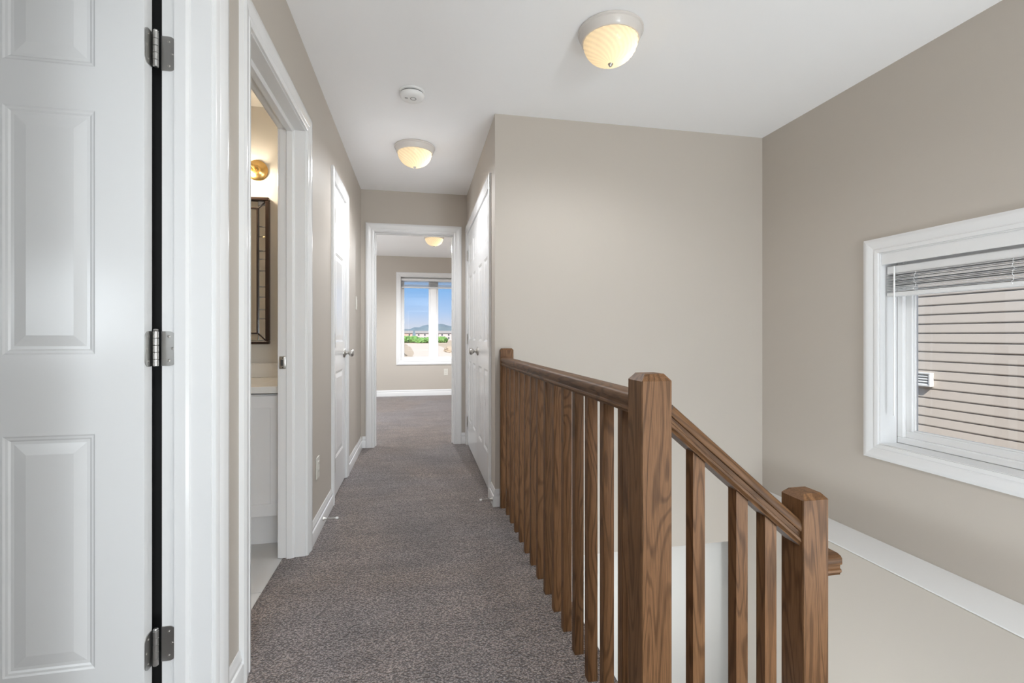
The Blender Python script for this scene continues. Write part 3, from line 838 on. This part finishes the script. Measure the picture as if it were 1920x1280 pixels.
duplex('y', YBED, -1, .474, .41, 'white duplex outlet under the bedroom window')
sw = empty('light_switch', (XL, 4.30, 1.285)); tag(sw, 'white rocker light switch near the hall end', 'light switch')
bm = bmesh.new(); bbox(bm, XL + .0005, XL + .006, 4.265, 4.335, 1.285, 1.400, .002, 2); obj('cover_plate', bm, 'plastic_ivory', sw)
bm = bmesh.new(); bbox(bm, XL + .005, XL + .0095, 4.2835, 4.3165, 1.309, 1.376, .002, 2); obj('rocker', bm, 'plastic_ivory', sw)
def door_stop(x, y, z, s, label):
    root = empty('door_stop', (x, y, z)); tag(root, label, 'door stop', 'baseboard door stops')
    R = Matrix.Translation((x, y, z)) @ Vector((s, 0, 0)).to_track_quat('Z', 'Y').to_matrix().to_4x4()
    bm = bmesh.new(); lathe(bm, [(0, 0), (.011, 0), (.0105, .004), (.0065, .012), (.0045, .020), (0, .020)], 18, R); obj('base', bm, 'nickel', root, 40)
    bm = bmesh.new()
    p = []
    for i in range(12 * 9 + 1):
        a = 2 * math.pi * i / 9; v = R @ Vector((.0042 * math.cos(a), .0042 * math.sin(a), .018 + .052 * i / 108)); p.append(v)
    tube(bm, p, .0014, 5); obj('spring', bm, 'nickel', root, 60)
    bm = bmesh.new(); lathe(bm, [(0, .068), (.0055, .068), (.0065, .071), (.0065, .079), (.0045, .082), (0, .082)], 16, R); obj('rubber_tip', bm, 'rubber_white', root, 40)
door_stop(XL + .013, 2.785, .045, 1, 'spring door stop on the left baseboard beyond the bathroom')
door_stop(XR - .013, 2.925, .042, -1, 'spring door stop on the right baseboard at the railing end')

# ------------------------------------------------------------------ bathroom
vn = empty('bathroom_vanity', (-1.25, 2.82, 0)); tag(vn, 'white shaker bathroom vanity cabinet under the marble top', 'vanity')
box('body', -1.80, -.656, 2.565, 3.099, .155, .768, 'cabinet_white', vn, .001)
box('toe_kick', -1.79, -.658, 2.625, 3.05, -.0015, .155, 'cabinet_white', vn)
for (p, q) in ((-1.035, -.664), (-1.415, -1.045), (-1.795, -1.425)):
    bm = bmesh.new(); y0 = 2.545
    for b in ((p, q, y0, 2.564, .165, .225), (p, q, y0, 2.564, .702, .762), (p, p + .06, y0, 2.564, .225, .702), (q - .06, q, y0, 2.564, .225, .702)): bbox(bm, *b, .001)
    dr = obj('cabinet_door', bm, 'cabinet_white', vn)
    box('door_panel', p + .058, q - .058, y0 + .008, 2.563, .223, .704, 'cabinet_white', dr)
    bm = bmesh.new(); lathe(bm, [(0, 0), (.005, 0), (.005, .014), (.012, .018), (.013, .024), (0, .027)], 18, Matrix.Translation((p + .03, y0, .66)) @ Matrix.Rotation(math.pi / 2, 4, 'X'))
    obj('cabinet_knob', bm, 'nickel', dr, 40)
ct = empty('marble_countertop', (-1.25, 2.82, .776)); tag(ct, 'grey-veined white marble countertop with backsplash', 'countertop')
box('slab', -1.82, -.662, 2.528, 3.099, .776, .810, 'marble', ct, .003, 2)
box('backsplash', -1.82, -.662, 3.078, 3.099, .8105, .895, 'marble', ct, .002, 2)
mr_ = empty('wall_mirror', (-1.22, 3.1, 1.01)); tag(mr_, 'bathroom wall mirror with dark wood frame and segmented mirror border', 'mirror')
mx0, mx1, mz0, mz1 = -1.55, -.880, 1.010, 1.888
def ring(name, x0, x1, z0, z1, bar, y0, y1, mat, bev=.002):
    bm = bmesh.new()
    for b in ((x0, x1, y0, y1, z0, z0 + bar), (x0, x1, y0, y1, z1 - bar, z1), (x0, x0 + bar, y0, y1, z0 + bar, z1 - bar), (x1 - bar, x1, y0, y1, z0 + bar, z1 - bar)): bbox(bm, *b, bev)
    return obj(name, bm, mat, mr_)
ring('outer_frame', mx0, mx1, mz0, mz1, .020, 3.062, 3.098, 'mirror_frame', .004)
ring('inner_frame', mx0 + .062, mx1 - .062, mz0 + .062, mz1 - .062, .008, 3.070, 3.098, 'mirror_frame', .001)
box('mirror_centre', mx0 + .070, mx1 - .070, 3.080, 3.097, mz0 + .070, mz1 - .070, 'mirror_glass', mr_)
zz = mz0 + .022; k = 0
segs = [.13, .055, .075, .062, .095, .07, .05, .085, .06]
zl_ = [zz]
while zl_[-1] < mz1 - .06: zl_.append(min(mz1 - .022, zl_[-1] + segs[k % len(segs)])); k += 1
for x0_, x1_ in ((mx1 - .061, mx1 - .021), (mx0 + .021, mx0 + .061)):
    for za, zb in zip(zl_, zl_[1:]):
        bm = bmesh.new(); bbox(bm, x0_, x1_, 3.084 + random.uniform(-.001, .001), 3.096, za + .0018, zb - .0018, .0012); obj('border_mirror', bm, 'mirror_glass', mr_)
for z0_, z1_ in ((mz1 - .061, mz1 - .021), (mz0 + .021, mz0 + .061)):
    for i in range(6):
        a = mx0 + .063 + (mx1 - mx0 - .126) * i / 6; b = mx0 + .063 + (mx1 - mx0 - .126) * (i + 1) / 6
        bm = bmesh.new(); bbox(bm, a + .0015, b - .0015, 3.084, 3.096, z0_, z1_, .0012); obj('border_mirror', bm, 'mirror_glass', mr_)
for (xa, za, xb, zb) in ((mx1 - .018, mz1 - .018, mx1 - .064, mz1 - .064), (mx1 - .018, mz0 + .018, mx1 - .064, mz0 + .064), (mx0 + .018, mz1 - .018, mx0 + .064, mz1 - .064), (mx0 + .018, mz0 + .018, mx0 + .064, mz0 + .064)):
    bm = bmesh.new(); tube(bm, [(xa, 3.082, za), (xb, 3.082, zb)], .004, 6); obj('corner_strip', bm, 'mirror_frame', mr_)
emitter('bath_bulb_glow', (1.0, 0.84, 0.62), LAMP_BATH)
sc_ = empty('wall_sconce', (-.955, 3.1, 2.055)); tag(sc_, 'polished brass vanity sconce above the bathroom mirror', 'sconce')
R = Matrix.Translation((-.955, 3.0995, 2.055)) @ Matrix.Rotation(math.pi / 2, 4, 'X')
bm = bmesh.new(); lathe(bm, [(0, 0), (.062, 0), (.062, .006), (.056, .012), (.040, .016), (.026, .022), (.020, .034), (0, .036)], 40, R); obj('backplate', bm, 'brass', sc_, 35)
bm = bmesh.new(); tube(bm, [(-.955, 3.07, 2.055), (-.955, 3.03, 2.055), (-.96, 3.005, 2.062), (-.985, 2.99, 2.072), (-1.03, 2.985, 2.072), (-1.30, 2.985, 2.072)], .008, 12); obj('arm', bm, 'brass', sc_, 60)
for xx in (-1.04, -1.22):
    bm = bmesh.new(); lathe(bm, [(0, .03), (.012, .03), (.018, .024), (.024, 0), (.030, -.022), (.027, -.022), (.020, 0), (0, .006)], 28, Matrix.Translation((xx, 2.985, 2.06))); obj('socket_cup', bm, 'brass', sc_, 50)
    bm = bmesh.new(); bmesh.ops.create_icosphere(bm, subdivisions=3, radius=.032); bmesh.ops.translate(bm, vec=(xx, 2.985, 2.008), verts=bm.verts); obj('bulb', bm, 'bath_bulb_glow', sc_, 60)

# ------------------------------------------------------------------ outside: neighbour's house, dirt lots, bushes, far houses
GZ = -3.0
NX = 5.5
nh = empty('neighbour_house', (NX + 4, 2, GZ)); tag(nh, 'neighbouring house with beige horizontal vinyl siding outside the stair window', 'house')
box('wall_body', NX + .02, NX + 8, -4, 9, GZ, 2.05, 'siding', nh)
P = .1016; z0 = .071 - .1016 * 30
SID = [(0, 0), (-.014, .002), (-.016, .010), (-.009, .088), (-.005, .0955), (0, .0955)]
pro = None
for k in range(49):
    z = z0 + P * k
    if pro is None:
        bm = bmesh.new(); prism(bm, SID, -4, 9, lambda u, v, t: (NX + .02 + u, t, z + v)); pro = obj('siding_board', bm, 'siding', nh); zb = z
    else:
        s = pro.copy(); C.objects.link(s); s.parent = nh; s.matrix_parent_inverse = pro.matrix_parent_inverse.copy(); s.location = (0, 0, z - zb)
bm = bmesh.new(); prism(bm, [(-4.4, 2.0), (9.4, 2.0), (9.4, 2.12), (-4.4, 2.12)], NX - .10, NX + 8.3, lambda u, v, t: (t, u, v)); obj('eave', bm, 'trim_white', nh)
bm = bmesh.new(); prism(bm, [(NX - .10, 2.12), (NX + 8.3, 2.12), (NX + 4, 3.9)], -4.4, 9.4, lambda u, v, t: (u, t, v)); obj('roof', bm, 'asphalt_roof', nh)
vy0, vy1, vz0, vz1 = 4.185, 4.350, .500, .652
bm = bmesh.new()
for b in ((vy0, vy1, vz0, vz0 + .018), (vy0, vy1, vz1 - .018, vz1), (vy0, vy0 + .018, vz0 + .018, vz1 - .018), (vy1 - .018, vy1, vz0 + .018, vz1 - .018)): bbox(bm, NX - .045, NX + .01, *b, .003)
vt = obj('dryer_vent', bm, 'vent_white', nh); vt['label'] = 'square white louvred wall vent'
for k in range(4):
    za = vz0 + .018 + .029 * k
    bm = bmesh.new(); prism(bm, [(NX - .042, za + .002), (NX - .040, za + .002), (NX - .020, za + .029), (NX - .022, za + .029)], vy0 + .018, vy1 - .018, lambda u, v, t: (u, t, v)); obj('louvre', bm, 'vent_white', vt)
box('vent_back', NX - .015, NX + .005, vy0 + .01, vy1 - .01, vz0 + .01, vz1 - .01, 'slot_grey', vt)

gr = box('ground', -1500, 1500, -400, 2600, GZ - .5, GZ, 'dirt'); struct(gr, 'bare sandy construction ground outside', 'ground')
bm = bmesh.new()
pts = [((-1.5, 60), (9, 60)), ((-1.0, 110), (8, 110)), ((-2.5, 160), (8, 160)), ((-6.5, 235), (7, 235))]
L = [[bm.verts.new((p[0], p[1], GZ + .03)) for p in q] for q in pts]
for a, b in zip(L, L[1:]): bm.faces.new((a[0], a[1], b[1], b[0]))
rd = obj('dirt_road', bm, 'dirt_road'); struct(rd, 'pale dirt track running away from the bedroom window', 'road')
def blob(name, x, y, w, h, mat, label, cat, group, seed, sub=3):
    rnd = random.Random(seed); bm = bmesh.new()
    for k in range(7):
        r = bmesh.ops.create_icosphere(bm, subdivisions=sub, radius=1.0)
        cx, cy, cz = rnd.uniform(-.32, .32) * w, rnd.uniform(-.2, .2) * w, rnd.uniform(.25, .6) * h
        rr = rnd.uniform(.30, .46)
        for v in r['verts']:
            n = 1 + .22 * math.sin(9 * v.co.x + seed + k) * math.cos(8 * v.co.y - k) + rnd.uniform(-.10, .10)
            v.co = Vector((cx + v.co.x * w * .5 * rr * 1.6 * n, cy + v.co.y * w * .45 * rr * 1.6 * n, max(0, cz + v.co.z * h * .5 * n)))
    bmesh.ops.translate(bm, vec=(x, y, GZ), verts=bm.verts)
    return tag(obj(name, bm, mat, None), label, cat, group)
bushes = [(-4.6, 262, 8, 3.6, 'leftmost green bush on the dirt lots'), (3.0, 250, 10, 2.8, 'low green bush beside the dirt track'), (13.0, 262, 6, 3.2, 'green bush seen left in the right-hand bedroom pane'),
          (23.5, 262, 8, 3.8, 'green bush seen right in the right-hand bedroom pane'), (-18, 270, 10, 3.6, 'green bush hidden left of the bedroom window'), (40, 266, 10, 3.6, 'green bush hidden right of the bedroom window')]
for i, (x, y, w, h, lb) in enumerate(bushes): blob('green_bush', x, y, w, h, 'leaf', lb, 'bush', 'bushes on the dirt lots', i + 3)
for x, y, w, h, lb in ((-7.5, 96, 11, 2.0, 'brown dirt heap at the left of the bedroom window view'), (13, 118, 14, 1.9, 'sandy dirt heap in the right-hand bedroom pane')):
    bm = bmesh.new(); r_ = bmesh.ops.create_icosphere(bm, subdivisions=4, radius=1.0); rnd = random.Random(int(x * 10))
    for v in r_['verts']:
        k = 1 + .12 * math.sin(7 * v.co.x + x) + rnd.uniform(-.05, .05)
        v.co = Vector((x + v.co.x * w / 2 * k, y + v.co.y * w * .7 * k, GZ - .1 + max(0, v.co.z) * h * k))
    tag(obj('dirt_heap', bm, 'dirt'), lb, 'dirt heap', 'dirt heaps on the lots')
def house(x, y, w, d, h, mat, label):
    root = empty('distant_house', (x, y, GZ)); tag(root, label, 'house', 'distant houses')
    box('wall_body', x - w / 2, x + w / 2, y, y + d, GZ, GZ + h, mat, root)
    bm = bmesh.new(); prism(bm, [(-.6, h), (d + .6, h), (d / 2, h + 2.2)], x - w / 2 - .5, x + w / 2 + .5, lambda u, v, t: (t, y + u, GZ + v)); obj('roof', bm, 'asphalt_roof', root)
    for i in range(3):
        for z in (1.0, 3.6):
            xx = x - w / 2 + w * (i + .5) / 3
            if z + 1.4 < h: box('window', xx - .6, xx + .6, y - .06, y + .02, GZ + z, GZ + z + 1.4, 'house_dark', root)
hs = [(-40, 395, 16, 'house_pale', 'pale distant house far left on the horizon'), (-12, 390, 14, 'house_brick', 'reddish distant house behind the leftmost bush'), (5, 400, 15, 'house_pale', 'pale distant house beyond the dirt track'),
      (24, 390, 16, 'house_pale', 'pale distant house in the right-hand bedroom pane'), (46, 398, 16, 'house_brick', 'reddish distant house far right on the horizon')]
for x, y, w, m, lb in hs: house(x, y, w, 10, 5.6, m, lb)
bm = bmesh.new(); n = 160; A = []; B = []
for i in range(n + 1):
    x = -500 + 1000 * i / n
    hh = 13 + 4 * math.sin(x * .013 + 1) + 3 * math.sin(x * .05) + random.uniform(-1.5, 1.5)
    A.append((x, 700, GZ, hh))
for d in (0, 1):
    pass
V = [[bm.verts.new((x, 690, GZ)), bm.verts.new((x, 700, GZ + h * .8)), bm.verts.new((x, 720, GZ + h)), bm.verts.new((x, 760, GZ))] for x, y, z, h in A]
for a, b in zip(V, V[1:]):
    for k in range(3): bm.faces.new((a[k], a[k + 1], b[k + 1], b[k]))
o = obj('distant_treeline', bm, 'far_trees'); tag(o, 'hazy blue-green wooded ridge on the horizon', 'trees', kind='stuff')
